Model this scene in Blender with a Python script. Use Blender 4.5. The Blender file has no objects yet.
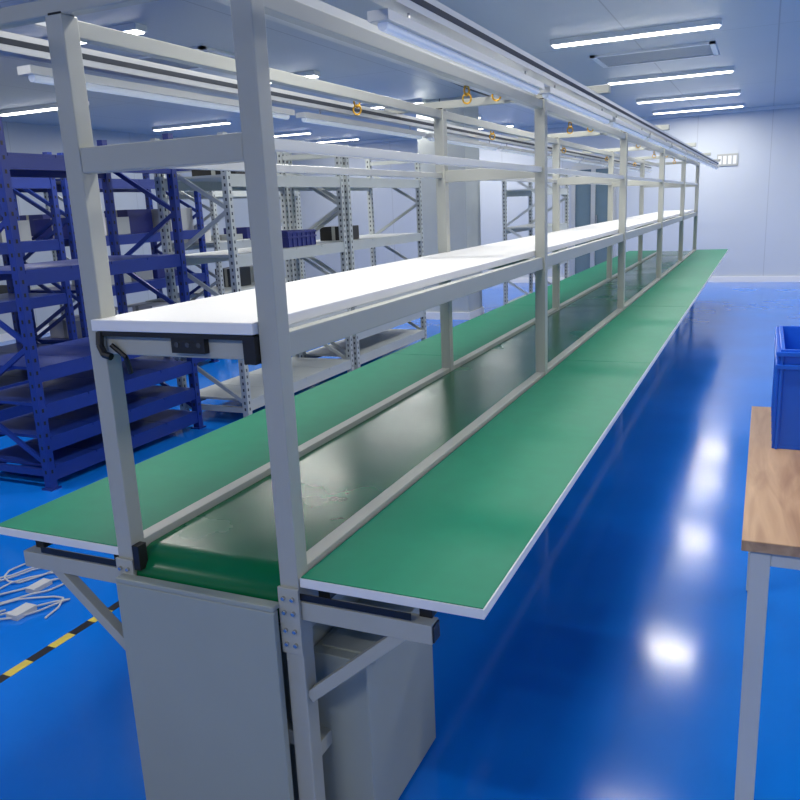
import bpy, math, random, bmesh
from mathutils import Vector, Matrix
random.seed(3)
scene = bpy.context.scene
scene.view_settings.view_transform = 'Standard'

def s2l(c):
    return tuple((x/255/12.92) if x/255 <= 0.04045 else ((x/255+0.055)/1.055)**2.4 for x in c)

# ---------------------------------------------------------------- materials
def mat(name, rgb, rough=0.5, metal=0.0, spec=0.5, var=0.0, vscale=4.0, bump=0.0, stretch=(1,1,1), coat=0.0, rvar=0.0, emis=None, estr=0):
    m = bpy.data.materials.new(name); m.use_nodes = True
    nt = m.node_tree; b = nt.nodes['Principled BSDF']
    c = s2l(rgb)
    b.inputs['Base Color'].default_value = (*c, 1)
    b.inputs['Roughness'].default_value = rough
    b.inputs['Metallic'].default_value = metal
    b.inputs['Specular IOR Level'].default_value = spec
    b.inputs['Coat Weight'].default_value = coat
    if emis:
        b.inputs['Emission Color'].default_value = (*s2l(emis), 1)
        b.inputs['Emission Strength'].default_value = estr
    tc = nt.nodes.new('ShaderNodeTexCoord'); mp = nt.nodes.new('ShaderNodeMapping')
    mp.inputs['Scale'].default_value = stretch
    nt.links.new(tc.outputs['Object'], mp.inputs['Vector'])
    n = nt.nodes.new('ShaderNodeTexNoise'); n.inputs['Scale'].default_value = vscale
    n.inputs['Detail'].default_value = 5
    nt.links.new(mp.outputs[0], n.inputs['Vector'])
    r = nt.nodes.new('ShaderNodeMapRange'); r.inputs[1].default_value = .3; r.inputs[2].default_value = .7
    r.inputs[3].default_value = 1-var; r.inputs[4].default_value = 1+var
    nt.links.new(n.outputs['Fac'], r.inputs[0])
    mx = nt.nodes.new('ShaderNodeVectorMath'); mx.operation = 'SCALE'
    mx.inputs[0].default_value = c
    nt.links.new(r.outputs[0], mx.inputs['Scale'])
    nt.links.new(mx.outputs[0], b.inputs['Base Color'])
    if rvar:
        r2 = nt.nodes.new('ShaderNodeMapRange'); r2.inputs[1].default_value = .3; r2.inputs[2].default_value = .7
        r2.inputs[3].default_value = max(0, rough-rvar); r2.inputs[4].default_value = rough+rvar
        nt.links.new(n.outputs['Fac'], r2.inputs[0]); nt.links.new(r2.outputs[0], b.inputs['Roughness'])
    if bump:
        bp = nt.nodes.new('ShaderNodeBump'); bp.inputs['Strength'].default_value = bump
        nt.links.new(n.outputs['Fac'], bp.inputs['Height']); nt.links.new(bp.outputs[0], b.inputs['Normal'])
    return m

def panel_mat(name, rgb, axis, period, rough=0.4, line=0.62, width=0.012, axis2=None, period2=3.0):
    m = mat(name, rgb, rough, var=0.015, vscale=1.0)
    nt = m.node_tree; b = nt.nodes['Principled BSDF']
    src = b.inputs['Base Color'].links[0].from_socket
    geo = nt.nodes.new('ShaderNodeNewGeometry'); sep = nt.nodes.new('ShaderNodeSeparateXYZ')
    nt.links.new(geo.outputs['Position'], sep.inputs[0])
    def seam(ax, per):
        d = nt.nodes.new('ShaderNodeMath'); d.operation = 'DIVIDE'; d.inputs[1].default_value = per
        nt.links.new(sep.outputs[ax], d.inputs[0])
        f = nt.nodes.new('ShaderNodeMath'); f.operation = 'FRACT'; nt.links.new(d.outputs[0], f.inputs[0])
        l = nt.nodes.new('ShaderNodeMath'); l.operation = 'LESS_THAN'; l.inputs[1].default_value = width/per
        nt.links.new(f.outputs[0], l.inputs[0]); return l.outputs[0]
    s = seam(axis, period)
    if axis2 is not None:
        mm = nt.nodes.new('ShaderNodeMath'); mm.operation = 'MAXIMUM'
        nt.links.new(s, mm.inputs[0]); nt.links.new(seam(axis2, period2), mm.inputs[1]); s = mm.outputs[0]
    r = nt.nodes.new('ShaderNodeMapRange'); r.inputs[3].default_value = 1; r.inputs[4].default_value = line
    nt.links.new(s, r.inputs[0])
    mx = nt.nodes.new('ShaderNodeVectorMath'); mx.operation = 'SCALE'
    nt.links.new(src, mx.inputs[0]); nt.links.new(r.outputs[0], mx.inputs['Scale'])
    nt.links.new(mx.outputs[0], b.inputs['Base Color'])
    return m

M = {}
M['frame'] = mat('grey_powder_coat', (166,168,160), 0.42, var=0.03)
M['frame_d'] = mat('grey_powder_coat_cabinet', (150,157,150), 0.45, var=0.03)
M['white'] = mat('white_laminate', (226,226,224), 0.4, var=0.01)
M['green'] = mat('green_esd_mat', (8,122,92), 0.5, var=0.05, vscale=14, spec=.22)
M['belt'] = mat('green_pvc_belt', (8,100,62), 0.24, var=0.18, vscale=2.2, rvar=.06, spec=.33)
M['alu'] = mat('brushed_aluminium', (200,202,200), 0.32, metal=.6, var=.03, stretch=(1,.05,1), vscale=40)
M['alud'] = mat('grey_aluminium_channel', (120,122,124), 0.35, metal=.6, var=.05)
M['black'] = mat('black_plastic', (18,18,20), 0.45, var=.1)
M['steel'] = mat('zinc_bolt', (190,190,190), 0.25, metal=.9)
M['brass'] = mat('brass_hook', (215,165,55), 0.3, metal=.6)
M['blue'] = mat('blue_rack_paint', (22,48,128), 0.35, var=.06)
M['bluecr'] = mat('blue_plastic', (22,96,214), 0.35, var=.04)
M['slot'] = mat('slot_shadow', (60,65,72), 0.8)
M['rackw'] = mat('white_rack_paint', (180,186,184), 0.45, var=.03)
M['tube'] = mat('frosted_tube', (236,238,238), 0.3, var=.0, emis=(230,240,255), estr=.15)
M['tape_y'] = mat('yellow_tape', (205,185,70), 0.5, var=.05)
M['purple'] = mat('navy_plastic', (34,44,120), 0.4)
M['glass'] = mat('door_glazing', (100,120,128), 0.08, var=.05)
M['legw'] = mat('white_table_frame', (205,206,200), 0.4)
M['lamp'] = mat('lamp_diffuser', (255,255,255), 0.4, emis=(255,252,248), estr=9)
M['lamphouse'] = mat('lamp_housing', (225,228,228), 0.4)
M['cable'] = mat('white_cable_sheath', (190,192,194), 0.5)
M['floor'] = mat('blue_epoxy_floor', (12,112,212), 0.15, var=.10, vscale=1.1, rvar=.035, spec=.42, bump=.012)
M['ceil'] = panel_mat('ceiling_panels', (182,188,190), 0, 1.18, axis2=1, period2=4.0, line=.66)
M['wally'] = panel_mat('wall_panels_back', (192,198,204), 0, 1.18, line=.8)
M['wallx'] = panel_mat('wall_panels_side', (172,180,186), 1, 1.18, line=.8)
M['vent'] = mat('vent_grille_paint', (165,170,172), .5)
M['carton'] = mat('cardboard', (176,150,116), .8, var=.05)
def wood():
    m = mat('walnut_laminate', (196,150,112), 0.4, var=.05)
    nt = m.node_tree; b = nt.nodes['Principled BSDF']
    tc = nt.nodes.new('ShaderNodeTexCoord'); mp = nt.nodes.new('ShaderNodeMapping')
    mp.inputs['Scale'].default_value = (9, .9, 9); nt.links.new(tc.outputs['Object'], mp.inputs[0])
    n = nt.nodes.new('ShaderNodeTexNoise'); n.inputs['Scale'].default_value = 2.2; n.inputs['Detail'].default_value = 8
    n.inputs['Distortion'].default_value = 1.2; nt.links.new(mp.outputs[0], n.inputs['Vector'])
    cr = nt.nodes.new('ShaderNodeValToRGB')
    cr.color_ramp.elements[0].position = .3; cr.color_ramp.elements[0].color = (*s2l((160,122,88)),1)
    cr.color_ramp.elements[1].position = .7; cr.color_ramp.elements[1].color = (*s2l((200,164,126)),1)
    nt.links.new(n.outputs['Fac'], cr.inputs[0]); nt.links.new(cr.outputs[0], b.inputs['Base Color'])
    return m
M['wood'] = wood()

# ---------------------------------------------------------------- mesh builder
class MB:
    def __init__(s): s.v=[]; s.f=[]; s.m=[]; s.names=[]
    def mi(s, k):
        if k not in s.names: s.names.append(k)
        return s.names.index(k)
    def box(s, x0,x1,y0,y1,z0,z1,k):
        i=len(s.v)
        s.v += [(x0,y0,z0),(x1,y0,z0),(x1,y1,z0),(x0,y1,z0),(x0,y0,z1),(x1,y0,z1),(x1,y1,z1),(x0,y1,z1)]
        for f in ((0,3,2,1),(4,5,6,7),(0,1,5,4),(1,2,6,5),(2,3,7,6),(3,0,4,7)):
            s.f.append(tuple(i+a for a in f)); s.m.append(s.mi(k))
    def beam(s, p, q, w, h, k):
        p=Vector(p); q=Vector(q); d=(q-p).normalized()
        up=Vector((0,0,1)) if abs(d.z)<.95 else Vector((0,1,0))
        a=d.cross(up).normalized()*w/2; b=d.cross(a).normalized()*h/2
        i=len(s.v)
        for c in (p,q):
            for sa,sb in ((-1,-1),(1,-1),(1,1),(-1,1)): s.v.append(tuple(c+a*sa+b*sb))
        for f in ((0,1,2,3),(7,6,5,4),(0,4,5,1),(1,5,6,2),(2,6,7,3),(3,7,4,0)):
            s.f.append(tuple(i+x for x in f)); s.m.append(s.mi(k))
    def cyl(s, p, q, r, k, n=12):
        p=Vector(p); q=Vector(q); d=(q-p).normalized()
        up=Vector((0,0,1)) if abs(d.z)<.95 else Vector((0,1,0))
        a=d.cross(up).normalized(); b=d.cross(a).normalized(); i=len(s.v)
        for c in (p,q):
            for j in range(n):
                t=2*math.pi*j/n; s.v.append(tuple(c+a*math.cos(t)*r+b*math.sin(t)*r))
        for j in range(n):
            s.f.append((i+j,i+(j+1)%n,i+n+(j+1)%n,i+n+j)); s.m.append(s.mi(k))
        s.f.append(tuple(i+j for j in range(n))[::-1]); s.m.append(s.mi(k))
        s.f.append(tuple(i+n+j for j in range(n))); s.m.append(s.mi(k))
    def path(s, pts, r, k, n=8):
        for a,b in zip(pts, pts[1:]): s.cyl(a,b,r,k,n)
    def build(s, name, parent=None, bevel=0):
        me=bpy.data.meshes.new(name); me.from_pydata(s.v,[],s.f)
        for k in s.names: me.materials.append(M[k])
        me.polygons.foreach_set('material_index', s.m); me.update()
        bm=bmesh.new(); bm.from_mesh(me); bmesh.ops.recalc_face_normals(bm, faces=bm.faces); bm.to_mesh(me); bm.free()
        o=bpy.data.objects.new(name, me); scene.collection.objects.link(o)
        if parent: o.parent=parent
        if bevel:
            md=o.modifiers.new('bevel','BEVEL'); md.width=bevel; md.segments=2; md.limit_method='ANGLE'
        return o
def empty(name, loc=(0,0,0)):
    o=bpy.data.objects.new(name,None); scene.collection.objects.link(o); return o

# ---------------------------------------------------------------- room
X0,X1,Y0,Y1,H = -9.5,4.5,-3.5,15.45,2.92
def slab(name,x0,x1,y0,y1,z0,z1,k):
    b=MB(); b.box(x0,x1,y0,y1,z0,z1,k); return b.build(name)
slab('floor',X0-.1,X1+.1,Y0-.1,Y1+.1,-.1,0,'floor')
slab('ceiling',X0-.1,X1+.1,Y0-.1,Y1+.1,H,H+.1,'ceil')
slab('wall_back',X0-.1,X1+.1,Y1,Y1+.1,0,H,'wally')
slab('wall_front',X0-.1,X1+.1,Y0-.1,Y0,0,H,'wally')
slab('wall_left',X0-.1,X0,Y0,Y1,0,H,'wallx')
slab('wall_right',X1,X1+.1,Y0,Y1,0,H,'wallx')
slab('baseboard_back',X0,X1,Y1-.03,Y1,0,.10,'white')
slab('baseboard_left',X0,X0+.03,Y0,Y1-.03,0,.10,'white')
slab('baseboard_right',X1-.03,X1,Y0,Y1-.03,0,.10,'white')
slab('trim_1',X0,X1,Y1-.04,Y1,H-.05,H,'white')

def door(name,x0,x1,z1):
    b=MB(); y=Y1-.08; ye=Y1-.032
    b.box(x0,x0+.07,y,ye,0,z1,'alu'); b.box(x1-.07,x1,y,ye,0,z1,'alu'); b.box(x0+.07,x1-.07,y,ye,z1-.07,z1,'alu')
    b.box(x0+.07,x1-.07,y+.02,ye,.12,z1-.07,'glass'); b.box(x0+.07,x1-.07,y,ye,0.005,.12,'alu')
    b.box((x0+x1)/2-.04,(x0+x1)/2+.04,y-.005,y+.02,0.005,z1-.07,'alu')
    b.box((x0+x1)/2+.06,(x0+x1)/2+.08,y-.05,y,.95,1.25,'steel')
    b.build(name)
door('door_1',-3.35,-2.55,2.15)

b=MB(); b.box(-4.35,-3.68,10.4,11.0,0,H,'rackw'); b.box(-4.37,-3.66,10.38,11.02,0,.1,'white'); b.box(-4.02,-4.01,10.395,10.4,.1,H,'slot')
b.build('wall_column')
b=MB()
b.box(-.84,-.5,Y1-.02,Y1,2.0,2.2,'frame')
for i in range(4): b.box(-.82+.08*i,-.765+.08*i,Y1-.026,Y1-.02,2.03,2.17,'white')
b.build('wall_switch_panel')

def vent(cx,cy,sx,sy):
    b=MB(); z=H-.02
    b.box(cx-sx/2,cx+sx/2,cy-sy/2,cy-sy/2+.05,z,H,'lamphouse'); b.box(cx-sx/2,cx+sx/2,cy+sy/2-.05,cy+sy/2,z,H,'lamphouse')
    b.box(cx-sx/2,cx-sx/2+.05,cy-sy/2,cy+sy/2,z,H,'lamphouse'); b.box(cx+sx/2-.05,cx+sx/2,cy-sy/2,cy+sy/2,z,H,'lamphouse')
    b.box(cx-sx/2+.05,cx+sx/2-.05,cy-sy/2+.05,cy+sy/2-.05,H-.006,H,'slot')
    n=14
    for i in range(n):
        y=cy-sy/2+.06+(sy-.13)*i/n; b.beam((cx-sx/2+.05,y,H-.012),(cx+sx/2-.05,y,H-.012),.035,.004,'vent')
    b.build('ceiling_vent')
vent(-1.1,8.85,1.15,.75); vent(-4.9,6.2,1.15,.75)

def lamp(cx,cy,l=1.4):
    e=empty('ceiling_lamp')
    b=MB(); b.box(cx-l/2,cx+l/2,cy-.06,cy+.06,H-.045,H,'lamphouse')
    b.box(cx-l/2+.02,cx+l/2-.02,cy-.05,cy+.05,H-.055,H-.045,'lamp'); b.build('lamp_batten',e)
    ld=bpy.data.lights.new('lamp_light','AREA'); ld.shape='RECTANGLE'; ld.size=l; ld.size_y=.1; ld.energy=44 if cx>-4 else (38 if cx>-6 else 18)
    if cy>12: ld.energy*=.8
    ld.color=(1,.965,.90)
    lo=bpy.data.objects.new('lamp_light',ld); scene.collection.objects.link(lo); lo.location=(cx,cy,H-.065); lo.parent=e
for cx in (-8.0,-4.9,-1.12,2.7):
    for cy in (-1.5,2.3,4.95,7.5,10.3,12.65,14.5):
        lamp(cx,cy)

# ---------------------------------------------------------------- the production line workbench
line=empty('assembly_line_workbench')
PY=[1.42,3.68,6.0,8.3,10.5,12.66]
XR,XL=-.94,-1.42
W=.024
ZT=1.985
YE=12.74; YS=1.40
b=MB()
for y in PY:
    for x in (XL,XR):
        b.box(x-W,x+W,y-W,y+W,.02,ZT,'frame')
        b.box(x-W+.004,x+W-.004,y-W+.004,y+W-.004,ZT,ZT+.006,'black')
        b.cyl((x,y,0),(x,y,.02),.03,'black')
    b.box(XL+W,XR-W,y-W+.002,y+W-.002,1.655,1.71,'frame')
    b.box(-1.70,-.64,y-.018,y+.018,ZT,ZT+.035,'frame')
    b.box(XL+W,XR-W,y-.018,y+.018,1.245,1.29,'frame')
    b.box(XL+W,XR-W,y-.018,y+.018,.30,.34,'frame')
b.build('posts_and_crossbars',line,.003)

b=MB()
for x in (XL,XR):
    for y0,y1 in zip(PY,PY[1:]):
        b.box(x-.014,x+.014,y0+W,y1-W,1.245,1.30,'frame')
        b.box(x-.012,x+.012,y0+W,y1-W,1.675,1.70,'alu')
        b.box(x-.016,x+.016,y0+W,y1-W,ZT-.04,ZT-.004,'frame')
        b.box(x-.02,x+.02,y0+W,y1-W,.60,.705,'frame')
        b.box(x-.02,x+.02,y0+W,y1-W,.25,.29,'frame')
b.build('longitudinal_beams',line,.002)

b=MB()
ys=[1.375,3.70,6.0,8.3,10.5,12.7]
for y0,y1 in zip(ys,ys[1:]):
    b.box(-1.41,XR-W-.001,y0+.001,y1-.001,1.304,1.330,'white')
b.build('upper_shelf_board',line,.002)
b=MB()
b.box(-1.19,-1.10,1.385,1.41,1.258,1.296,'black')
for i in range(3): b.cyl((-1.175+.03*i,1.384,1.277),(-1.175+.03*i,1.386,1.277),.006,'slot')
b.box(-.995,-.965,1.38,1.42,1.24,1.30,'black')
b.box(-1.40,-.97,1.382,1.396,1.292,1.302,'black')
b.path([(-1.395,1.385,1.30),(-1.395,1.38,1.27),(-1.38,1.375,1.25),(-1.36,1.375,1.245)],.009,'black')
b.path([(-1.37,1.39,1.27),(-1.34,1.40,1.24),(-1.34,1.41,1.20)],.006,'black')
b.build('power_socket_fittings',line)

def table(x0,x1,name):
    b=MB()
    ys=[YS,4.02,6.2,8.38,10.56,YE]
    for y0,y1 in zip(ys,ys[1:]):
        b.box(x0,x1,y0+.0012,y1-.0012,.726,.748,'white')
        b.box(x0+.003,x1-.003,y0+.003,y1-.003,.748,.7505,'green')
    b.build(name,line,.0008)
table(-.914,-.478,'worktop_board_a'); table(-1.89,-1.446,'worktop_board_b')
b=MB()
for x in (XL,XR):
    for y0,y1 in zip(PY,PY[1:]):
        b.box(x-.020,x+.020,y0+W,y1-W,.706,.760,'frame')
b.build('side_guide_strips',line,.002)

b=MB()
for y in PY:
    for s,x,xe in ((1,XR,-.595),(-1,XL,-1.79)):
        xa=x+s*W
        b.box(min(xa,xe),max(xa,xe),y-.02,y+.02,.645,.69,'frame')
        b.box(min(xe,xe+s*.004),max(xe,xe+s*.004),y-.017,y+.017,.648,.687,'black')
        b.beam((xa,y,.44),(x+s*.27,y,.65),.028,.028,'frame')
        b.box(min(xa,x+s*.30),max(xa,x+s*.30),y-.022,y-.02,.695,.712,'black')
for s,xs in ((1,(-.87,-.62)),(-1,(-1.48,-1.76))):
    for x in xs:
        b.box(x-.015,x+.015,YS+.03,YE-.03,.69,.726,'black' )
b.build('table_brackets',line,.002)
b=MB()
for x in (XL,XR):
    b.box(x-.027,x+.027,1.388,1.396,.56,.725,'frame')
    for z in (.70,.665,.62,.585):
        for dx in (-.012,.012): b.cyl((x+dx,1.381,z),(x+dx,1.389,z),.0055,'steel',8)
b.box(XL+.03,XL+.05,1.39,1.42,.70,.765,'black')
b.build('joint_plates',line,.001)

# conveyor belt: flat carrying side, round nose at each end
b=MB()
prof=[]; r=.075; zt=.742
N=24
for i in range(N+1):
    t=math.pi/2+math.pi*i/N; prof.append((1.475+r*math.cos(t), zt-r+r*math.sin(t)))
for i in range(N+1):
    t=-math.pi/2+math.pi*i/N; prof.append((12.64+r*math.cos(t), zt-r+r*math.sin(t)))
xa,xb=XL+.024,XR-.024
n=len(prof)
for y,z in prof: b.v.append((xa,y,z))
for y,z in prof: b.v.append((xb,y,z))
mi=b.mi('belt')
for j in range(n): b.f.append((j,(j+1)%n,n+(j+1)%n,n+j)); b.m.append(mi)
b.f.append(tuple(range(n))); b.m.append(mi); b.f.append(tuple(range(n,2*n))[::-1]); b.m.append(mi)
belt=b.build('conveyor_belt',line)
bm=bmesh.new(); bm.from_mesh(belt.data)
for f in bm.faces: f.smooth = len(f.verts)==4
for e in bm.edges:
    if e.calc_face_angle(0)>math.radians(35): e.smooth=False
    if len(e.link_faces)==2 and any(f.calc_area()>1 for f in e.link_faces): e.smooth=False
bm.to_mesh(belt.data); bm.free()

b=MB()
b.box(XL-.01,XR-W-.002,1.362,1.382,.015,.672,'frame_d')
b.box(XL-.01,XR-W-.002,1.362,1.392,.672,.686,'frame_d')
b.box(-1.37,-.97,1.46,1.9,.015,.58,'frame_d')
b.build('end_cabinet',line,.003)
b=MB()
b.box(-.965,-.81,1.50,1.91,.01,.50,'frame_d')
b.box(-.95,-.80,1.53,1.88,.48,.505,'frame_d')
b.build('control_box',line,.003)

def hook(b,x,y,z,s=1.0):
    for k in range(2):
        pts=[(x+s*.012*math.cos(t)*(1 if k%2 else .3),y+s*.012*math.cos(t)*(0.3 if k%2 else 1),z-s*.022*k+s*.014*math.sin(t)) for t in [i*math.pi/4 for i in range(9)]]
        b.path(pts,.003*s,'brass',6)
b=MB(); h=MB(); t=MB()
for x in (-.70,-1.64):
    b.box(x-.02,x+.02,1.15,12.95,ZT-.045,ZT-.002,'alu')
    b.box(x-.021,x-.02,1.15,12.95,ZT-.03,ZT-.016,'slot'); b.box(x+.02,x+.021,1.15,12.95,ZT-.03,ZT-.016,'slot')
    y=1.5
    while y<12.3:
        t.box(x-.022,x+.022,y,y+1.2,ZT-.085,ZT-.066,'alu')
        t.cyl((x,y+.02,ZT-.09),(x,y+1.18,ZT-.09),.011,'tube')
        for yy in (y+.15,y+1.05):
            b.cyl((x,yy,ZT-.07),(x,yy,ZT-.04),.003,'steel',6)
        y+=1.28
b.build('overhead_light_rails',line)
for y in (3.12,4.95,6.9,8.9,10.9):
    for x in (-.97,-1.09,-1.57):
        hook(h,x,y,ZT-.005,1.35)
h.build('brass_hooks',line); t.build('tube_lights',line)
b=MB()
b.path([(-1.16+.02*math.sin(i*.9),1.6+i*.37,ZT+.045+.004*math.cos(i*1.7)) for i in range(30)],.008,'black',6)
b.box(-1.105,-1.075,1.42,12.7,ZT+.012,ZT+.034,'alu')
b.box(-1.58,-1.56,1.42,12.7,ZT+.012,ZT+.034,'alu')
b.box(-.98,-.962,1.42,12.7,ZT+.012,ZT+.034,'alu')
b.build('cable_run',line)

# ---------------------------------------------------------------- storage racks
def rack(name,x0,x1,y0,y1,h,levels,k,slots=False,deck=None,w=.05):
    e=empty(name); b=MB(); deck=deck or k
    for y in (y0,y1-w):
        for x in (x0,x1-w):
            b.box(x,x+w,y,y+w,.01,h,k); b.box(x-.015,x+w+.015,y-.015,y+w+.015,0,.01,k)
        z=.15; s=0
        while z+.36<h:
            b.beam((x0+w/2 if s else x1-w/2,y+w/2,z),(x1-w/2 if s else x0+w/2,y+w/2,z+.36),.018,.03,k)
            z+=.36; s=1-s
        b.box(x0+w,x1-w,y+.01,y+w-.01,.08,.12,k); b.box(x0+w,x1-w,y+.01,y+w-.01,h-.1,h-.06,k)
    b.build('upright_frames',e)
    d=MB()
    for z in levels:
        for x in (x0+.006,x1-.036): d.box(x,x+.03,y0+w,y1-w,z-.07,z,k)
        n=4
        for i in range(n):
            ya=y0+w+.004+(y1-y0-2*w-.008)*i/n; yb=y0+w+.004+(y1-y0-2*w-.008)*(i+1)/n
            d.box(x0+.004,x1-.004,ya+.003,yb-.003,z,z+.018,deck)
    d.build('shelf_decks',e)
    c=MB()
    z=.1
    while z<h-.05:
        for y in (y0,y1-w):
            for x in (x0,x1-w):
                c.box(x+.018,x+.032,y-.001,y,z,z+.022,'slot' if slots else 'black'); c.box(x+w,x+w+.001,y+.018,y+.032,z,z+.022,'slot' if slots else 'black')
        z+=.05 if slots else .075
    c.build('upright_slots',e)
    return e
r1=rack('blue_storage_rack',-4.45,-3.8,3.23,4.68,2.12,[.12,.30,.50,.72,1.28,1.92],'blue')
r2=rack('blue_storage_rack',-6.1,-5.4,3.3,5.1,2.12,[.12,.3,.5,.95,1.4,1.9],'blue')
r3=rack('blue_storage_rack',-6.1,-5.4,5.2,7.0,2.12,[.12,.5,.95,1.4,1.9],'blue')
ra=rack('white_storage_rack',-4.15,-3.5,4.85,6.6,2.12,[.16,.7,1.25,1.82],'rackw',True)
rb=rack('white_storage_rack',-4.15,-3.5,6.68,8.43,2.12,[.16,.4,.7,1.25,1.82],'rackw',True)
rc=rack('white_storage_rack',-7.9,-7.2,3.6,5.4,2.2,[.16,.8,1.4,2.0],'rackw',True)
re_=rack('white_storage_rack',-7.9,-7.2,5.5,7.3,2.2,[.16,.8,1.4,2.0],'rackw',True)
rd=rack('white_storage_rack',-6.1,-5.4,7.2,9.0,2.12,[.16,.7,1.25,1.82],'rackw',True)
rack('white_storage_rack',-3.3,-2.7,10.8,12.2,2.0,[.16,.7,1.2,1.7],'rackw',True)

def crate(name,x0,x1,y0,y1,z0,z1,k,parent=None,t=.012):
    b=MB()
    b.box(x0,x1,y0,y1,z0,z0+t,k)
    b.box(x0,x0+t,y0,y1,z0+t,z1,k); b.box(x1-t,x1,y0,y1,z0+t,z1,k)
    b.box(x0+t,x1-t,y0,y0+t,z0+t,z1,k); b.box(x0+t,x1-t,y1-t,y1,z0+t,z1,k)
    r=.012
    for z in (z1-.02,z1-.06):
        b.box(x0-r,x1+r,y0-r,y0,z,z+.014,k); b.box(x0-r,x1+r,y1,y1+r,z,z+.014,k)
        b.box(x0-r,x0,y0,y1,z,z+.014,k); b.box(x1,x1+r,y0,y1,z,z+.014,k)
    n=6
    for i in range(n+1):
        x=x0+(x1-x0-.008)*i/n; b.box(x,x+.008,y0-r*.7,y0,z0,z1-.02,k)
        y=y0+(y1-y0-.008)*i/n; b.box(x0-r*.7,x0,y,y+.008,z0,z1-.02,k); b.box(x1,x1+r*.7,y,y+.008,z0,z1-.02,k)
    return b.build(name,parent,.0015)
crate('storage_bin',-3.95,-3.6,5.75,6.2,1.268,1.40,'purple',ra)
crate('storage_bin',-3.95,-3.6,7.2,7.7,.718,.86,'bluecr',rb)
def carton(name,x0,x1,y0,y1,z0,z1,k='black',parent=None):
    b=MB(); b.box(x0,x1,y0,y1,z0,z1,k); b.box((x0+x1)/2-.02,(x0+x1)/2+.02,y0-.001,y1+.001,z0,z1+.001,'frame'); b.build(name,parent,.003)
carton('parts_box',-3.95,-3.65,6.9,7.15,1.268,1.40,'black',rb)
carton('parts_box',-4.0,-3.6,5.1,5.4,1.838,1.95,'black',ra)
for par,xa_,ya_,lv in ((rc,-7.8,3.7,(.818,1.418)),(re_,-7.8,5.6,(.818,1.418)),(rd,-6.0,7.3,(.718,1.268)),(r2,-6.0,3.45,(.968,1.418)),(r3,-6.0,5.35,(.518,.968,1.418))):
    for z in lv:
        y=ya_
        while y<ya_+1.35:
            l=random.uniform(.18,.36)
            if random.random()<.7:
                carton('parts_box',xa_,xa_+random.uniform(.3,.5),y,y+l,z,z+random.uniform(.06,.24),random.choice(['rackw','vent','white','slot','purple']),par)
            y+=l+.05

# ---------------------------------------------------------------- wooden table at right
e=empty('wooden_work_table')
tx0,tx1,ty0,ty1=-.01,.72,1.92,3.25
b=MB(); b.box(tx0,tx1,ty0,ty1,.722,.75,'wood'); b.build('table_top',e,.002)
b=MB()
for x in (tx0+.02,tx1-.065):
    for y in (ty0+.02,ty1-.065):
        b.box(x,x+.045,y,y+.045,.01,.722,'legw'); b.cyl((x+.022,y+.022,0),(x+.022,y+.022,.012),.02,'black')
for x in (tx0+.025,tx1-.06): b.box(x,x+.035,ty0+.065,ty1-.065,.68,.722,'legw')
for y in (ty0+.025,ty1-.06): b.box(tx0+.065,tx1-.065,y,y+.035,.68,.722,'legw')
b.build('table_frame',e,.002)
crate('blue_plastic_crate',.065,.52,2.70,3.2,.75,1.07,'bluecr')

# ---------------------------------------------------------------- floor tape + cables
b=MB()
y=-1.0; i=0
while y<9:
    b.box(-2.385,-2.345,y,y+.1,0,.0012,'tape_y' if i%2 else 'black'); y+=.1; i+=1
b.build('hazard_floor_tape')
b=MB()
b.box(-2.72,-2.66,2.0,2.10,0,.022,'cable')
b.box(-2.84,-2.79,2.2,2.3,0,.02,'cable')
for k in range(3):
    cx,cy=-2.72-.12*k,2.05+.16*k
    pts=[(cx+(.16-.02*k)*math.cos(i*.42+k)*(1-i*.013), cy+.15*math.sin(i*.5+k)*(1+.2*math.sin(i)), .006+.003*((i+k)%3)) for i in range(26)]
    b.path(pts,.004,'cable',6)
b.build('cable_pile')

# ---------------------------------------------------------------- world + camera
w=bpy.data.worlds.new('World'); scene.world=w; w.use_nodes=True
w.node_tree.nodes['Background'].inputs[0].default_value=(.6,.75,1,1); w.node_tree.nodes['Background'].inputs[1].default_value=.3
cd=bpy.data.cameras.new('Camera'); cam=bpy.data.objects.new('Camera',cd); scene.collection.objects.link(cam)
cd.sensor_width=36; cd.lens=36*797/800; cd.clip_start=.02
R=Vector((.9120,.4078,-.0441)).normalized(); B=Vector((.4062,-.8832,.2345)); B=(B-R*B.dot(R)).normalized(); U=B.cross(R)
mw=Matrix(((R.x,U.x,B.x,0),(R.y,U.y,B.y,0),(R.z,U.z,B.z,1.55),(0,0,0,1)))
cam.matrix_world=mw
scene.camera=cam
